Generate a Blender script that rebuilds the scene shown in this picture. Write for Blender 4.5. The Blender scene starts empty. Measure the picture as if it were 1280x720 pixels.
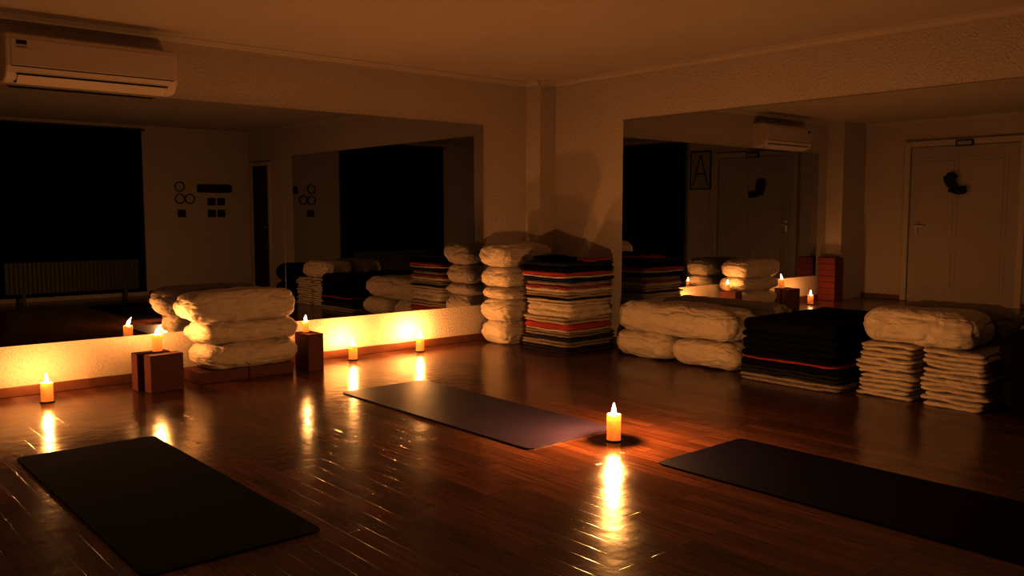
import bpy, bmesh, math, random
from mathutils import Vector, Matrix, noise
random.seed(4)
S=bpy.context.scene
# ------------------------------------------------------------------ materials
def mat(name, col, rough=.8, metal=0, spec=.3, bump=None, var=None, sheen=0, bump2=None):
    m=bpy.data.materials.new(name); m.use_nodes=True
    nt=m.node_tree; N=nt.nodes; L=nt.links; b=N["Principled BSDF"]
    b.inputs["Base Color"].default_value=(*col,1); b.inputs["Roughness"].default_value=rough
    b.inputs["Metallic"].default_value=metal; b.inputs["Specular IOR Level"].default_value=spec
    if sheen: b.inputs["Sheen Weight"].default_value=sheen
    tc=N.new("ShaderNodeTexCoord")
    if var:
        n=N.new("ShaderNodeTexNoise"); n.inputs["Scale"].default_value=var[0]; n.inputs["Detail"].default_value=5
        L.new(tc.outputs["Object"],n.inputs["Vector"])
        r=N.new("ShaderNodeMix"); r.data_type='RGBA'
        r.inputs["A"].default_value=(*[c*(1-var[1]) for c in col],1)
        r.inputs["B"].default_value=(*[min(1,c*(1+var[1])) for c in col],1)
        L.new(n.outputs["Fac"],r.inputs["Factor"]); L.new(r.outputs["Result"],b.inputs["Base Color"])
    prev=None
    for bu in (bump,bump2):
        if not bu: continue
        n2=N.new("ShaderNodeTexNoise"); n2.inputs["Scale"].default_value=bu[0]; n2.inputs["Detail"].default_value=6
        if bu is bump2: n2.inputs["Distortion"].default_value=1.2
        mp=N.new("ShaderNodeMapping"); mp.inputs["Scale"].default_value=bu[3] if len(bu)>3 else (1,1,1)
        L.new(tc.outputs["Object"],mp.inputs["Vector"]); L.new(mp.outputs["Vector"],n2.inputs["Vector"])
        bp=N.new("ShaderNodeBump"); bp.inputs["Strength"].default_value=bu[1]; bp.inputs["Distance"].default_value=bu[2]
        L.new(n2.outputs["Fac"],bp.inputs["Height"])
        if prev: L.new(prev.outputs["Normal"],bp.inputs["Normal"])
        prev=bp
    if prev: L.new(prev.outputs["Normal"],b.inputs["Normal"])
    return m
M_wall=mat("plaster",(.52,.44,.37),.85,bump=(60,1,.012),var=(45,.18))
M_ceil=mat("ceiling_paint",(.50,.42,.34),.9,bump=(30,.4,.004),var=(4,.06))
M_trim=mat("trim_paint",(.50,.42,.35),.6,bump=(30,.1,.002))
M_base=mat("baseboard_wood",(.14,.055,.025),.4,bump=(20,.2,.002,(1,1,6)),var=(12,.3))
M_mirror=mat("mirror_silver",(.40,.39,.39),.0,1)
M_mirror2=mat("mirror_silver_clear",(.54,.53,.52),.0,1)
M_cot=mat("cotton_canvas",(.54,.46,.38),.95,bump=(90,.4,.003),var=(18,.10),sheen=.1,bump2=(6,.8,.05,(1,1,2.4)))
M_cot2=mat("cotton_blanket",(.50,.42,.34),.95,bump=(60,.6,.006,(1,1,3)),var=(25,.15),sheen=.1,bump2=(12,.6,.02,(1,1,2)))
M_tan=mat("oatmeal_blanket",(.38,.30,.23),.95,bump=(60,.6,.006),var=(40,.25))
M_grey=mat("greige_blanket",(.24,.19,.155),.95,bump=(60,.6,.006),var=(70,.75))
M_blk=mat("black_blanket",(.006,.005,.007),1,spec=.05,bump=(60,.6,.006))
M_navy=mat("navy_blanket",(.02,.022,.06),1,spec=.05,bump=(60,.6,.006),var=(30,.3))
M_dk=mat("charcoal_blanket",(.03,.023,.026),.95,spec=.1,bump=(60,.6,.006),var=(90,.8))
M_red=mat("red_blanket",(.34,.045,.035),.9,bump=(60,.6,.006),var=(30,.2))
M_block=mat("brick_foam",(.13,.042,.023),.75,bump=(180,.3,.002),var=(60,.15))
M_redblock=mat("red_foam",(.18,.035,.025),.75,bump=(180,.3,.002),var=(60,.15))
M_mat=mat("mat_rubber",(.055,.037,.088),.5,spec=.35,bump=(260,.4,.002),var=(9,.15))
M_mat2=mat("mat_rubber_dark",(.010,.006,.026),.85,spec=.06,bump=(260,.5,.003),var=(9,.15))
M_ac=mat("ac_plastic",(.60,.50,.43),.4,spec=.5,bump=(3,.02,.002))
M_black=mat("black_plastic",(.01,.01,.01),.5,var=(10,.2))
M_curt=mat("blackout_cloth",(.003,.002,.003),1,spec=.02,bump=(40,.4,.004))
M_rad=mat("radiator_enamel",(.06,.05,.045),.5,bump=(8,.05,.002))
M_door=mat("door_paint",(.40,.33,.28),.5,bump=(12,.1,.002,(6,6,1)))
M_doorway=mat("doorway_shade",(.01,.006,.005),.5,bump=(12,.2,.002,(6,6,1)),var=(8,.2))  # near-black colour carries the shade of an open doorway
M_steel=mat("brushed_steel",(.4,.38,.35),.35,1,bump=(80,.1,.001))
M_wick=mat("wick_char",(.01,.008,.006),.9,var=(50,.2))
M_shade_ring=mat("shade_ring_dark",(.05,.025,.015),.3,var=(20,.2))  # dark tone for the candle's own shadow at its base
M_paper=mat("paper",(.36,.31,.26),.8,var=(6,.2))

def wax():
    m=bpy.data.materials.new("candle_wax"); m.use_nodes=True
    nt=m.node_tree;N=nt.nodes;L=nt.links;b=N["Principled BSDF"];o=N["Material Output"]
    b.inputs["Base Color"].default_value=(.80,.62,.42,1);b.inputs["Roughness"].default_value=.45
    n=N.new("ShaderNodeTexNoise");n.inputs["Scale"].default_value=30
    t=N.new("ShaderNodeBsdfTranslucent");t.inputs["Color"].default_value=(.9,.6,.3,1)
    bp=N.new("ShaderNodeBump");bp.inputs["Strength"].default_value=.2;bp.inputs["Distance"].default_value=.003
    L.new(n.outputs["Fac"],bp.inputs["Height"]);L.new(bp.outputs["Normal"],b.inputs["Normal"])
    mx=N.new("ShaderNodeMixShader");mx.inputs[0].default_value=.5
    L.new(b.outputs[0],mx.inputs[1]);L.new(t.outputs[0],mx.inputs[2]);L.new(mx.outputs[0],o.inputs["Surface"])
    b.inputs["Emission Color"].default_value=(1,.44,.11,1);b.inputs["Emission Strength"].default_value=.2  # weak emission added to the wax, stands in for flame light through it
    return m
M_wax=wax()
def flame(name,s):
    m=bpy.data.materials.new(name); m.use_nodes=True
    nt=m.node_tree;N=nt.nodes;L=nt.links;N.remove(N["Principled BSDF"])
    e=N.new("ShaderNodeEmission");e.inputs["Strength"].default_value=s
    e.inputs["Color"].default_value=(1,.49,.16,1)
    L.new(e.outputs[0],N["Material Output"].inputs["Surface"]);return m

def floor_mat():
    m=bpy.data.materials.new("varnished_planks"); m.use_nodes=True
    nt=m.node_tree;N=nt.nodes;L=nt.links;b=N["Principled BSDF"]
    tc=N.new("ShaderNodeTexCoord");mp=N.new("ShaderNodeMapping");mp.inputs["Rotation"].default_value=(0,0,math.pi/2)
    L.new(tc.outputs["Object"],mp.inputs["Vector"])
    br=N.new("ShaderNodeTexBrick");br.inputs["Scale"].default_value=1
    br.inputs["Brick Width"].default_value=.9;br.inputs["Row Height"].default_value=.085
    br.inputs["Mortar Size"].default_value=.0024;br.inputs["Mortar Smooth"].default_value=.3
    br.inputs["Color1"].default_value=(.115,.043,.021,1);br.inputs["Color2"].default_value=(.21,.083,.042,1);br.inputs["Mortar"].default_value=(.02,.008,.004,1)
    br.offset=.37
    L.new(mp.outputs["Vector"],br.inputs["Vector"])
    m2=N.new("ShaderNodeMapping");m2.inputs["Scale"].default_value=(40,2.2,1);L.new(tc.outputs["Object"],m2.inputs["Vector"])
    g=N.new("ShaderNodeTexNoise");g.inputs["Scale"].default_value=1.5;g.inputs["Detail"].default_value=8;L.new(m2.outputs["Vector"],g.inputs["Vector"])
    cr=N.new("ShaderNodeMapRange");cr.inputs["From Min"].default_value=.3;cr.inputs["From Max"].default_value=.7;cr.inputs["To Min"].default_value=.6;cr.inputs["To Max"].default_value=1.2
    L.new(g.outputs["Fac"],cr.inputs["Value"])
    mx=N.new("ShaderNodeMix");mx.data_type='RGBA';mx.blend_type='MULTIPLY';mx.inputs["Factor"].default_value=1
    L.new(br.outputs["Color"],mx.inputs["A"]);L.new(cr.outputs["Result"],mx.inputs["B"]);L.new(mx.outputs["Result"],b.inputs["Base Color"])
    r=N.new("ShaderNodeTexNoise");r.inputs["Scale"].default_value=3;r.inputs["Detail"].default_value=6;L.new(tc.outputs["Object"],r.inputs["Vector"])
    rr=N.new("ShaderNodeMapRange");rr.inputs["To Min"].default_value=.10;rr.inputs["To Max"].default_value=.27;L.new(r.outputs["Fac"],rr.inputs["Value"]);L.new(rr.outputs["Result"],b.inputs["Roughness"])
    w=N.new("ShaderNodeTexNoise");w.inputs["Scale"].default_value=11;w.inputs["Detail"].default_value=3;L.new(tc.outputs["Object"],w.inputs["Vector"])
    b1=N.new("ShaderNodeBump");b1.inputs["Strength"].default_value=.5;b1.inputs["Distance"].default_value=.004;L.new(w.outputs["Fac"],b1.inputs["Height"])
    b2=N.new("ShaderNodeBump");b2.inputs["Strength"].default_value=.3;b2.inputs["Distance"].default_value=.001;b2.invert=True
    L.new(br.outputs["Fac"],b2.inputs["Height"]);L.new(b1.outputs["Normal"],b2.inputs["Normal"])
    b3=N.new("ShaderNodeBump");b3.inputs["Strength"].default_value=.12;b3.inputs["Distance"].default_value=.001
    L.new(g.outputs["Fac"],b3.inputs["Height"]);L.new(b2.outputs["Normal"],b3.inputs["Normal"]);L.new(b3.outputs["Normal"],b.inputs["Normal"])
    b.inputs["Specular IOR Level"].default_value=.40
    return m
M_floor=floor_mat()
# ------------------------------------------------------------------ mesh builder
class MB:
    def __init__(s): s.v=[];s.f=[];s.m=[];s.sm=[];s.mats=[]
    def mi(s,m):
        if m not in s.mats: s.mats.append(m)
        return s.mats.index(m)
    def add(s,vs,fs,m,smooth=False):
        o=len(s.v); s.v+= [tuple(v) for v in vs]; k=s.mi(m)
        for f in fs: s.f.append([o+i for i in f]); s.m.append(k); s.sm.append(smooth)
    def box(s,x0,x1,y0,y1,z0,z1,m,bev=0,rz=0):
        c=Vector(((x0+x1)/2,(y0+y1)/2,(z0+z1)/2)); bm=bmesh.new(); bmesh.ops.create_cube(bm,size=1)
        for v in bm.verts: v.co=Vector((v.co.x*(x1-x0),v.co.y*(y1-y0),v.co.z*(z1-z0)))
        if bev: bmesh.ops.bevel(bm,geom=bm.edges[:],offset=bev,segments=3,profile=.5,affect='EDGES')
        R=Matrix.Rotation(rz,3,'Z'); bm.verts.index_update()
        s.add([R@v.co+c for v in bm.verts],[[v.index for v in f.verts] for f in bm.faces],m,False); bm.free()
    def lathe(s,prof,c,m,n=28,smooth=True,bend=0):
        vs=[];fs=[]
        for (r,z) in prof:
            for i in range(n):
                a=2*math.pi*i/n; vs.append((c[0]+r*math.cos(a)+bend*z*z,c[1]+r*math.sin(a),c[2]+z))
        for j in range(len(prof)-1):
            for i in range(n):
                k=(i+1)%n; fs.append([j*n+i,j*n+k,(j+1)*n+k,(j+1)*n+i])
        fs.append(list(range(n))[::-1]); fs.append([(len(prof)-1)*n+i for i in range(n)])
        s.add(vs,fs,m,smooth)
    def soft(s,c,size,r,rz_=None,bulge=.2,amp=.01,freq=4,seed=0,m=None,rot=0,n=(22,16,8),crease=0):
        nx,ny,nz=n; hx,hy,hz=[a/2 for a in size]; rr=(r,r,rz_ or hz)
        idx={};vs=[];fs=[];R=Matrix.Rotation(rot,3,'Z');C=Vector(c);sd=Vector((seed*3.7,seed*1.3,seed*7.1))
        def V(i,j,k):
            if (i,j,k) in idx: return idx[(i,j,k)]
            sx,sy,sz=[math.sin((2*a/b-1)*math.pi/2) for a,b in ((i,nx),(j,ny),(k,nz))]
            p=[sx*hx,sy*hy,sz*hz]; q=[]; d=[]
            for a,h,ra in zip(p,(hx,hy,hz),rr):
                inn=max(h-ra,0); qq=max(-inn,min(inn,a)); q.append(qq); d.append((a-qq)/ra)
            l=math.sqrt(sum(t*t for t in d))
            if l>1e-6: p=[a+t/l*ra for a,t,ra in zip(q,d,rr)]
            b=1-bulge*(abs(p[0]/hx)**3+abs(p[1]/hy)**3)*.6
            p=Vector((p[0],p[1],p[2]*max(b,.25)))
            nv=noise.noise_vector(p*freq+sd)*amp+noise.noise_vector(p*freq*2.7+sd)*amp*.45
            if crease:
                q2=Vector((p.x*3,p.y*3,p.z*16))+sd
                rd=1-abs(noise.noise(q2))*2.2
                rd=max(0,rd)**3
                q3=Vector((p.x*11,p.y*11,p.z*5))-sd
                rd2=max(0,1-abs(noise.noise(q3))*2.6)**3
                out=Vector((p.x/hx,p.y/hy,p.z/hz)).normalized()
                nv-= out*crease*(rd+.7*rd2)
            nv.z*=.6; p=p+nv
            vs.append(R@p+C); idx[(i,j,k)]=len(vs)-1; return idx[(i,j,k)]
        def quad(a,b,c2,d): fs.append([V(*a),V(*b),V(*c2),V(*d)])
        for i in range(nx):
            for j in range(ny):
                quad((i,j,0),(i,j+1,0),(i+1,j+1,0),(i+1,j,0)); quad((i,j,nz),(i+1,j,nz),(i+1,j+1,nz),(i,j+1,nz))
        for i in range(nx):
            for k in range(nz):
                quad((i,0,k),(i+1,0,k),(i+1,0,k+1),(i,0,k+1)); quad((i,ny,k),(i,ny,k+1),(i+1,ny,k+1),(i+1,ny,k))
        for j in range(ny):
            for k in range(nz):
                quad((0,j,k),(0,j,k+1),(0,j+1,k+1),(0,j+1,k)); quad((nx,j,k),(nx,j+1,k),(nx,j+1,k+1),(nx,j,k+1))
        s.add(vs,fs,m,True)
    def obj(s,name):
        me=bpy.data.meshes.new(name); me.from_pydata(s.v,[],s.f)
        for m in s.mats: me.materials.append(m)
        me.polygons.foreach_set("material_index",s.m); me.polygons.foreach_set("use_smooth",s.sm); me.update()
        o=bpy.data.objects.new(name,me); S.collection.objects.link(o); return o
# ------------------------------------------------------------------ room (corner at origin, interior x<0,y<0)
H=2.47; XB=-6.12; YB=-6.80; T=.15
def simple(name,*a,**k):
    b=MB(); b.box(*a,**k); return b.obj(name)
simple("floor",XB-T,T,YB-T,T,-.1,0,M_floor)
simple("ceiling",XB-T,T,YB-T,T,H,H+.1,M_ceil)
simple("wall_left",XB-T,T,0,T,0,H,M_wall)
simple("wall_right",0,T,YB,0,0,H,M_wall)
simple("wall_back",XB-T,XB,YB,0,0,H,M_wall)
simple("wall_front",XB-T,T,YB-T,YB,0,H,M_wall)
simple("wall_pillar",-.203,0,-.203,0,0,H,M_wall)
simple("wall_pillar",XB,-5.50,-.24,0,0,H,M_wall)
def cornice(name,p0,p1,n):
    prof=[(0,.055),(.012,.055),(.012,.045),(.022,.036),(.03,.022),(.045,.014),(.045,.006),(.052,0),(0,0)]
    vs=[];fs=[];k=len(prof)
    for p in (p0,p1):
        for o,d in prof: vs.append((p[0]+n[0]*o,p[1]+n[1]*o,H-d))
    for i in range(k): fs.append([i,(i+1)%k,k+(i+1)%k,k+i])
    fs+= [list(range(k))[::-1],list(range(k,2*k))]
    b=MB(); b.add(vs,fs,M_trim); b.obj(name)
cornice("trim_1",(-5.5,0),(-.203,0),(0,-1)); cornice("trim_2",(0,-.203),(0,YB),(-1,0))
cornice("trim_3",(-.203,0),(-.203,-.203),(-1,0)); cornice("trim_4",(-.203,-.203),(0,-.203),(0,-1))
cornice("trim_5",(XB,-.24),(XB,YB),(1,0)); cornice("trim_6",(XB,YB),(0,YB),(0,1))
simple("baseboard_left",-5.5,-.203,-.016,0,0,.065,M_base,bev=.004)
simple("baseboard_right",-.016,0,-6.0,-.203,0,.065,M_base,bev=.004)
b=MB(); b.box(XB,XB+.016,-.81,-.24,0,.065,M_base,bev=.004); b.box(XB,XB+.016,-2.88,-2.36,0,.065,M_base,bev=.004); b.obj("baseboard_back")
simple("baseboard_front",-1.6,0,YB,YB+.016,0,.065,M_base,bev=.004)
# mirrors
simple("wall_mirror",-2.775,-.748,-.008,0,.335,2.022,M_mirror)
simple("wall_mirror",-5.25,-2.780,-.008,0,.335,2.022,M_mirror)
simple("wall_mirror",-.008,0,-5.31,-1.09,.335,2.035,M_mirror2)
# ------------------------------------------------------------------ door on back wall
D=bpy.data.objects.new("door_1",None); S.collection.objects.link(D)
def child(mb,name,par): o=mb.obj(name); o.parent=par; return o
y0,y1=-2.28,-.90; zt=2.10
b=MB()
for (a,c) in ((y0-.08,y0),(y1,y1+.08)): b.box(XB,XB+.05,a,c,0,zt+.08,M_trim,bev=.008)
b.box(XB,XB+.05,y0,y1,zt,zt+.08,M_trim,bev=.008); child(b,"frame",D)
b=MB(); b.box(XB,XB+.02,y0+.008,y1-.008,0,zt-.008,M_door)
b.box(XB,XB+.004,y0,y1,0,zt,M_black)
w=y1-y0
for (za,zb) in ((.15,.72),(.86,1.95)):
    for (ya,yb) in ((y0+.14,y0+w/2-.06),(y0+w/2+.06,y1-.14)):
        b.box(XB+.02,XB+.026,ya,yb,za,zb,M_door,bev=.002); b.box(XB+.026,XB+.034,ya+.05,yb-.05,za+.05,zb-.05,M_door,bev=.003)
child(b,"leaf",D)
b=MB(); b.box(XB+.02,XB+.032,-1.03,-.98,.92,1.10,M_steel,bev=.004); b.box(XB+.05,XB+.065,-1.13,-.99,1.02,1.045,M_steel,bev=.005); b.box(XB+.03,XB+.06,-1.015,-.995,1.02,1.045,M_steel,bev=.004); child(b,"handle",D)
b=MB(); b.box(XB+.05,XB+.075,-1.72,-1.50,zt-.02,zt+.06,M_black,bev=.004); b.box(XB+.075,XB+.078,-1.70,-1.52,zt-.005,zt+.045,M_paper); child(b,"sign",D)
b=MB(); b.soft((XB+.075,-1.47,1.60),(.06,.15,.26),.03,bulge=.3,amp=.06,freq=9,seed=2,m=M_black,n=(8,14,14))
b.soft((XB+.075,-1.58,1.50),(.05,.16,.11),.025,bulge=.3,amp=.05,freq=12,seed=5,m=M_black,n=(8,12,10)); b.box(XB+.034,XB+.06,-1.48,-1.46,1.66,1.76,M_steel,bev=.003)
child(b,"hanging_cap",D)
# dark leaf standing in for the unlit open doorway, end of right wall
D2=bpy.data.objects.new("doorway_2",None); S.collection.objects.link(D2)
b=MB(); b.box(-.03,0,-6.60,-6.05,0,1.93,M_doorway,bev=.003); b.box(-.075,-.06,-6.17,-6.08,.98,1.0,M_steel,bev=.004); b.box(-.06,-.03,-6.10,-6.08,.98,1.0,M_steel,bev=.004); child(b,"leaf",D2)
b=MB(); b.box(-.05,0,-6.05,-6.0,0,1.98,M_trim,bev=.005); b.box(-.05,0,-6.65,-6.60,0,1.98,M_trim,bev=.005); b.box(-.05,0,-6.60,-6.05,1.93,1.98,M_trim,bev=.005); child(b,"frame",D2)
# curtains
def curtain(name,axis,a0,a1,z0,z1,base,sgn):
    n=int((a1-a0)/.02); vs=[];fs=[]
    for i in range(n+1):
        t=a0+(a1-a0)*i/n; d=.045+.018*math.sin(t*38)+.010*math.sin(t*17+1)
        for z,k in ((z0,1.15),(z0+.6,1.1),(z1-.2,.95),(z1,.7)):
            p=base+sgn*d*k; vs.append((t,p,z) if axis=='x' else (p,t,z))
    for i in range(n):
        for j in range(3): fs.append([i*4+j,i*4+4+j,i*4+5+j,i*4+1+j])
    b=MB(); b.add(vs,fs,M_curt,True)
    if axis=='x': b.box(a0-.05,a1+.05,base+sgn*.03-.01,base+sgn*.03+.03,z1-.0,z1+.02,M_black,bev=.004)
    else: b.box(base+.02,base+.06,a0-.05,a1+.05,z1,z1+.02,M_black,bev=.004)
    b.obj(name)
curtain("blackout_curtain",'x',-3.80,-1.64,.06,2.39,YB,1)
curtain("blackout_curtain",'y',-5.3,-2.92,.03,2.39,XB,1)
# radiator under the window
b=MB(); x=-3.5
while x<-1.80:
    b.box(x,x+.052,YB+.13,YB+.20,.12,.55,M_rad,bev=.008); x+=.055
b.box(-3.5,-1.78,YB+.14,YB+.19,.14,.19,M_rad,bev=.01); b.box(-3.5,-1.78,YB+.14,YB+.19,.48,.53,M_rad,bev=.01)
b.box(-3.3,-3.26,YB+.12,YB+.20,0,.14,M_rad); b.box(-2.0,-1.96,YB+.12,YB+.20,0,.14,M_rad); b.obj("radiator")
# ornaments on front wall
def ring(mb,x,z,r,t=.012):
    vs=[];fs=[];n=24
    for i in range(n):
        a=2*math.pi*i/n
        for rr,yy in ((r-t,0),(r,0),(r,.02),(r-t,.02)): vs.append((x+rr*math.cos(a),YB+.002+yy,z+rr*math.sin(a)))
    for i in range(n):
        for k in range(4): fs.append([i*4+k,i*4+(k+1)%4,((i+1)%n)*4+(k+1)%4,((i+1)%n)*4+k])
    mb.add(vs,fs,M_black)
b=MB()
for cx,cz in ((-1.10,1.60),(-1.10,1.42),(-.95,1.42)): ring(b,cx,cz,.075)
for cx,cz in ((-1.08,1.2),(-.62,1.2),(-.47,1.2),(-.62,1.38),(-.47,1.38)): b.box(cx-.06,cx+.06,YB,YB+.03,cz-.055,cz+.055,M_black,bev=.01)
b.box(-.84,-.30,YB,YB+.04,1.52,1.64,M_black,bev=.03); b.obj("wall_ornament")
# framed poster on back wall
b=MB(); b.box(XB,XB+.015,-2.84,-2.46,1.62,2.22,M_paper)
for a in ((-2.86,-2.84,1.60,2.24),(-2.46,-2.44,1.60,2.24),(-2.84,-2.46,2.22,2.24),(-2.84,-2.46,1.60,1.62)): b.box(XB,XB+.025,*a,M_black,bev=.002)
R=[(-2.80,1.66),(-2.65,2.18),(-2.50,1.66)]
for (p,q) in ((R[0],R[1]),(R[1],R[2]),((-2.74,1.86),(-2.56,1.86))):
    d=Vector((q[0]-p[0],q[1]-p[1])).normalized(); nn=Vector((-d.y,d.x))*.012
    b.add([(XB+.018,p[0]+nn.x,p[1]+nn.y),(XB+.018,p[0]-nn.x,p[1]-nn.y),(XB+.018,q[0]-nn.x,q[1]-nn.y),(XB+.018,q[0]+nn.x,q[1]+nn.y)],[[0,1,2,3]],M_black)
b.obj("framed_poster")
# ------------------------------------------------------------------ air conditioner
b=MB(); prof=[(0,2.035),(-.10,2.032),(-.155,2.05),(-.185,2.083),(-.205,2.12),(-.208,2.28),(-.195,2.315),(-.16,2.332),(0,2.332)]
X0,X1=-4.72,-3.66; k=len(prof); vs=[]
xs=[(X0,.97),(X0+.008,1),(X1-.008,1),(X1,.97)]
for x,sc in xs:
    for (yy,zz) in prof: vs.append((x,yy*sc,2.178+(zz-2.178)*sc))
fs=[]
for j in range(3):
    for i in range(k): fs.append([j*k+i,j*k+(i+1)%k,(j+1)*k+(i+1)%k,(j+1)*k+i])
fs+=[list(range(k))[::-1],list(range(3*k,4*k))]
b.add(vs,fs,M_ac)
b.box(X0+.03,X1-.03,-.2115,-.20,2.125,2.29,M_ac,bev=.004)
b.add([(X0+.06,-.108,2.029),(X1-.06,-.108,2.029),(X1-.06,-.186,2.079),(X0+.06,-.186,2.079)],[[0,1,2,3]],M_black)
b.add([(X0+.07,-.118,2.025),(X1-.07,-.118,2.025),(X1-.07,-.185,2.071),(X0+.07,-.185,2.071),(X0+.07,-.118,2.021),(X1-.07,-.118,2.021),(X1-.07,-.189,2.067),(X0+.07,-.189,2.067)],
 [[0,1,2,3],[4,5,6,7],[0,4,5,1],[2,3,7,6],[0,3,7,4],[1,2,6,5]],M_ac)
b.box(X0+.03,X1-.03,-.2095,-.207,2.117,2.122,M_black)
b.box(X0+.06,X0+.12,-.2135,-.211,2.255,2.28,M_black); b.box(X0+.06,X0+.12,-.2135,-.211,2.232,2.244,M_steel)
b.obj("wall_air_conditioner")
# ------------------------------------------------------------------ yoga mats
def yoga_mat(x0,x1,y0,y1,m,seed):
    nx,ny=20,56; vs=[];fs=[]; r=.03
    def z(i,j):
        u=i/nx;v=j/ny
        return .0008+.0010*(noise.noise(Vector((u*3+seed,v*7,0)))+1)
    for top in (0,1):
        for i in range(nx+1):
            for j in range(ny+1):
                x=x0+(x1-x0)*i/nx; y=y0+(y1-y0)*j/ny
                dx=max(0,x0+r-x,x-(x1-r)); dy=max(0,y0+r-y,y-(y1-r)); l=math.hypot(dx,dy)
                if l>r: x+=(-1 if x>(x0+x1)/2 else 1)*(dx-dx/l*r); y+=(-1 if y>(y0+y1)/2 else 1)*(dy-dy/l*r)
                vs.append((x,y,z(i,j)+.0045*top))
    N=(nx+1)*(ny+1); I=lambda i,j,t:t*N+i*(ny+1)+j
    for i in range(nx):
        for j in range(ny):
            fs.append([I(i,j,1),I(i+1,j,1),I(i+1,j+1,1),I(i,j+1,1)]); fs.append([I(i,j,0),I(i,j+1,0),I(i+1,j+1,0),I(i+1,j,0)])
    for i in range(nx):
        fs.append([I(i,0,0),I(i+1,0,0),I(i+1,0,1),I(i,0,1)]); fs.append([I(i,ny,0),I(i,ny,1),I(i+1,ny,1),I(i+1,ny,0)])
    for j in range(ny):
        fs.append([I(0,j,0),I(0,j,1),I(0,j+1,1),I(0,j+1,0)]); fs.append([I(nx,j,0),I(nx,j+1,0),I(nx,j+1,1),I(nx,j,1)])
    b=MB(); b.add(vs,fs,m,False); b.obj("yoga_mat")
yoga_mat(-3.04,-2.37,-3.19,-1.31,M_mat,1)
yoga_mat(-5.05,-4.39,-3.52,-1.66,M_mat2,4)
yoga_mat(-2.74,-2.04,-5.70,-3.77,M_mat2,8)
# ------------------------------------------------------------------ candles
def candle(x,y,z,h,r,s,bend=0,base_shade=True,fs_=1):
    b=MB()
    if base_shade: b.lathe([(.0,0),(r*1.15,0),(r*1.25,.006),(r*1.2,.007),(r*1.1,.004),(0,.004)],(x,y,z),M_shade_ring)  # dark rim modelled where the candle shades its own base
    z0=z+.004 if base_shade else z
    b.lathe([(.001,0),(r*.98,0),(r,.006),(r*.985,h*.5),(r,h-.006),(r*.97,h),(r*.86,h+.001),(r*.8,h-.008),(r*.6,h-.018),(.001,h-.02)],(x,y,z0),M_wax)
    b.lathe([(.0018,h-.022),(.0018,h-.004),(.0012,h+.003)],(x,y,z0),M_wick,n=8)
    fl=[(.0005,0),(.006,.004),(.0105,.012),(.0115,.020),(.0095,.032),(.006,.044),(.003,.054),(.0005,.064)]
    b.lathe([(a*fs_,c*fs_) for a,c in fl],(x,y,z0+h-.004),flame("flame_glow_%d"%int(s),s),n=14,bend=bend)
    o=b.obj("pillar_candle"); return o
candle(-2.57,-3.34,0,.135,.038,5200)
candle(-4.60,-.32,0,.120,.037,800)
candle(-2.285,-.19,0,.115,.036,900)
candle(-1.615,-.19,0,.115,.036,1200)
# ------------------------------------------------------------------ yoga blocks
def block(name,x0,x1,y0,y1,z0,z1,rz=0):
    b=MB(); b.box(x0,x1,y0,y1,z0,z1,M_block,bev=.006,rz=rz); return b.obj(name)
block("yoga_block",-4.02,-3.79,-.50,-.40,0,.255,.10)
block("yoga_block",-4.06,-3.83,-.365,-.265,0,.255,.06)
block("yoga_block",-2.83,-2.70,-.46,-.24,0,.285,.0)
candle(-3.90,-.315,.2555,.115,.034,700,bend=6,base_shade=False)
candle(-2.765,-.30,.2855,.080,.026,280,base_shade=False,fs_=.85)
b=MB()
for i in range(7):
    o=random.uniform(-.008,.008); b.box(-5.48+o,-5.24+o,-.30,-.05,i*.085,i*.085+.083,M_redblock,bev=.008)
b.obj("yoga_block_stack")
# ------------------------------------------------------------------ cushion stacks
b=MB()
b.box(-3.65,-3.29,-.42,-.12,0,.085,M_block,bev=.006); b.box(-3.28,-2.93,-.41,-.11,0,.085,M_block,bev=.006)
z=.085
for i,(hh,w,dx) in enumerate([(.185,.74,.03),(.170,.78,.02),(.215,.83,-.02)]):
    b.soft((-3.285+dx,-.262,z+hh/2),(w,.41,hh+.016),.10,bulge=.24,amp=.022,freq=4.5,seed=i+1,m=M_cot,rot=random.uniform(-.03,.03),n=(56,34,18),crease=.012); z+=hh-.006
b.obj("cushion_stack")
b=MB(); z=0
for i,(hh,w,dx) in enumerate([(.215,.58,.0),(.205,.58,.01),(.115,.56,0),(.19,.57,.02),(.215,.66,.04)]):
    b.soft((-.60+dx*.5,-.285,z+hh/2),(w,.42,hh+.014),.10,bulge=.24,amp=.018,freq=5,seed=i+11,m=M_cot,rot=random.uniform(-.03,.03),n=(44,30,16),crease=.011); z+=hh-.004
b.obj("cushion_stack")
# blankets
def blanket(mb,cx,cy,z,w,d,h,layers,m,seed,rot=0,shift=.010,ov=1.3,amp=.013):
    t=h/layers
    for l in range(layers):
        mb.soft((cx+random.uniform(-1,1)*shift,cy+random.uniform(-1,1)*shift,z+t*(l+.5)),(w+random.uniform(-.015,.015),d+random.uniform(-.015,.015),t*ov),.05,bulge=.10,amp=amp,freq=6,seed=seed+l*.37,m=m,rot=rot,n=(30,30,6))
b=MB(); z=0
seq=[(M_dk,.05,2),(M_grey,.045,2),(M_dk,.03,1),(M_grey,.04,2),(M_cot2,.018,1),(M_red,.045,1),(M_tan,.05,2),(M_cot,.09,2),(M_cot2,.05,2),(M_dk,.012,1),(M_tan,.045,2),(M_cot2,.03,1),(M_red,.018,1),(M_grey,.035,1),(M_navy,.03,1),(M_cot2,.018,1),(M_red,.03,1),(M_blk,.04,1),(M_navy,.03,1)]
tot=sum(s[1] for s in seq); k=.78/tot
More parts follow.
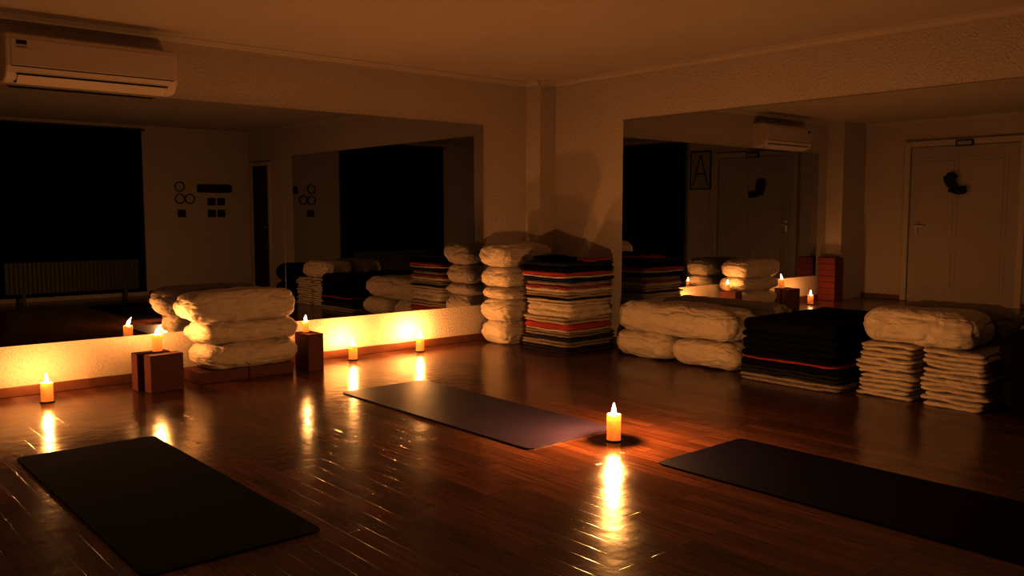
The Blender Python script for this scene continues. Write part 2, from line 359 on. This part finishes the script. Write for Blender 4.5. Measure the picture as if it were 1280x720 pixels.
for i,(m,hh,ly) in enumerate(seq):
    hh*=k
    blanket(b,-.50-.006*math.sin(i*1.7),-.90+.008*math.sin(i*2.3),z,.60+random.uniform(-.04,.03),.58+random.uniform(-.04,.02),hh,ly,m,20+i*2,rot=.02+random.uniform(-.05,.05)); z+=hh
b.soft((-.40,-1.0,z+.014),(.34,.36,.04),.06,bulge=.4,amp=.04,freq=6,seed=77,m=M_red,n=(20,24,6),rot=.3)
b.soft((-.56,-.84,z+.018),(.32,.42,.045),.06,bulge=.4,amp=.03,freq=6,seed=79,m=M_blk,n=(18,24,6))
b.obj("folded_blanket_stack")
b=MB()
b.soft((-.27,-1.71,.115),(.46,.62,.225),.11,bulge=.2,amp=.022,freq=5,seed=31,m=M_cot,n=(30,44,16),crease=.012)
b.soft((-.29,-2.35,.115),(.46,.62,.22),.11,bulge=.2,amp=.022,freq=5,seed=33,m=M_cot,n=(30,44,16),crease=.012)
b.soft((-.27,-2.02,.340),(.45,1.20,.27),.12,bulge=.16,amp=.028,freq=4.5,seed=35,m=M_cot,n=(34,70,18),crease=.014)
b.obj("bolster_pile")
b=MB(); z=0
for i,(m,hh,ly) in enumerate([(M_grey,.05,2),(M_dk,.06,3),(M_blk,.05,1),(M_red,.018,1),(M_blk,.09,2),(M_blk,.09,2),(M_blk,.08,1)]):
    blanket(b,-.31,-3.13,z,.52,.80-.01*i,hh,ly,m,50+i*3,rot=.01*((i%3)-1)); z+=hh
b.obj("folded_blanket_stack")
b=MB()
for cy in (-3.77,-4.20):
    z=0
    for i in range(4):
        blanket(b,-.25+random.uniform(-.01,.01),cy,z,.42,.385+random.uniform(-.02,.02),.088,3,M_cot2,80+i*5+cy,shift=.014,ov=1.15,amp=.018); z+=.089
b.soft((-.23,-3.94,.468),(.43,.75,.245),.12,bulge=.2,amp=.022,freq=5,seed=91,m=M_cot,n=(34,50,18),crease=.013)
b.obj("folded_blanket_stack")
b=MB()
b.soft((-.26,-4.74,.14),(.46,.56,.27),.12,bulge=.25,amp=.02,freq=5,seed=94,m=M_blk,n=(20,26,12))
b.soft((-.26,-4.72,.39),(.46,.56,.26),.12,bulge=.25,amp=.02,freq=5,seed=95,m=M_blk,n=(20,26,12))
b.obj("bolster_pile")
# ------------------------------------------------------------------ world + camera
w=bpy.data.worlds.new("night"); S.world=w; w.use_nodes=True
w.node_tree.nodes["Background"].inputs[0].default_value=(0,0,0,1); w.node_tree.nodes["Background"].inputs[1].default_value=0
cam=bpy.data.cameras.new("camera"); co=bpy.data.objects.new("camera",cam); S.collection.objects.link(co)
co.location=(-5.96,-6.42,1.2); co.rotation_euler=(math.radians(85.12),0,math.radians(-40.97))
cam.sensor_width=36; cam.lens=30.66; cam.clip_start=.02
S.camera=co
S.view_settings.view_transform='Standard'; S.view_settings.look='None'; S.view_settings.exposure=1.1; S.view_settings.gamma=.76
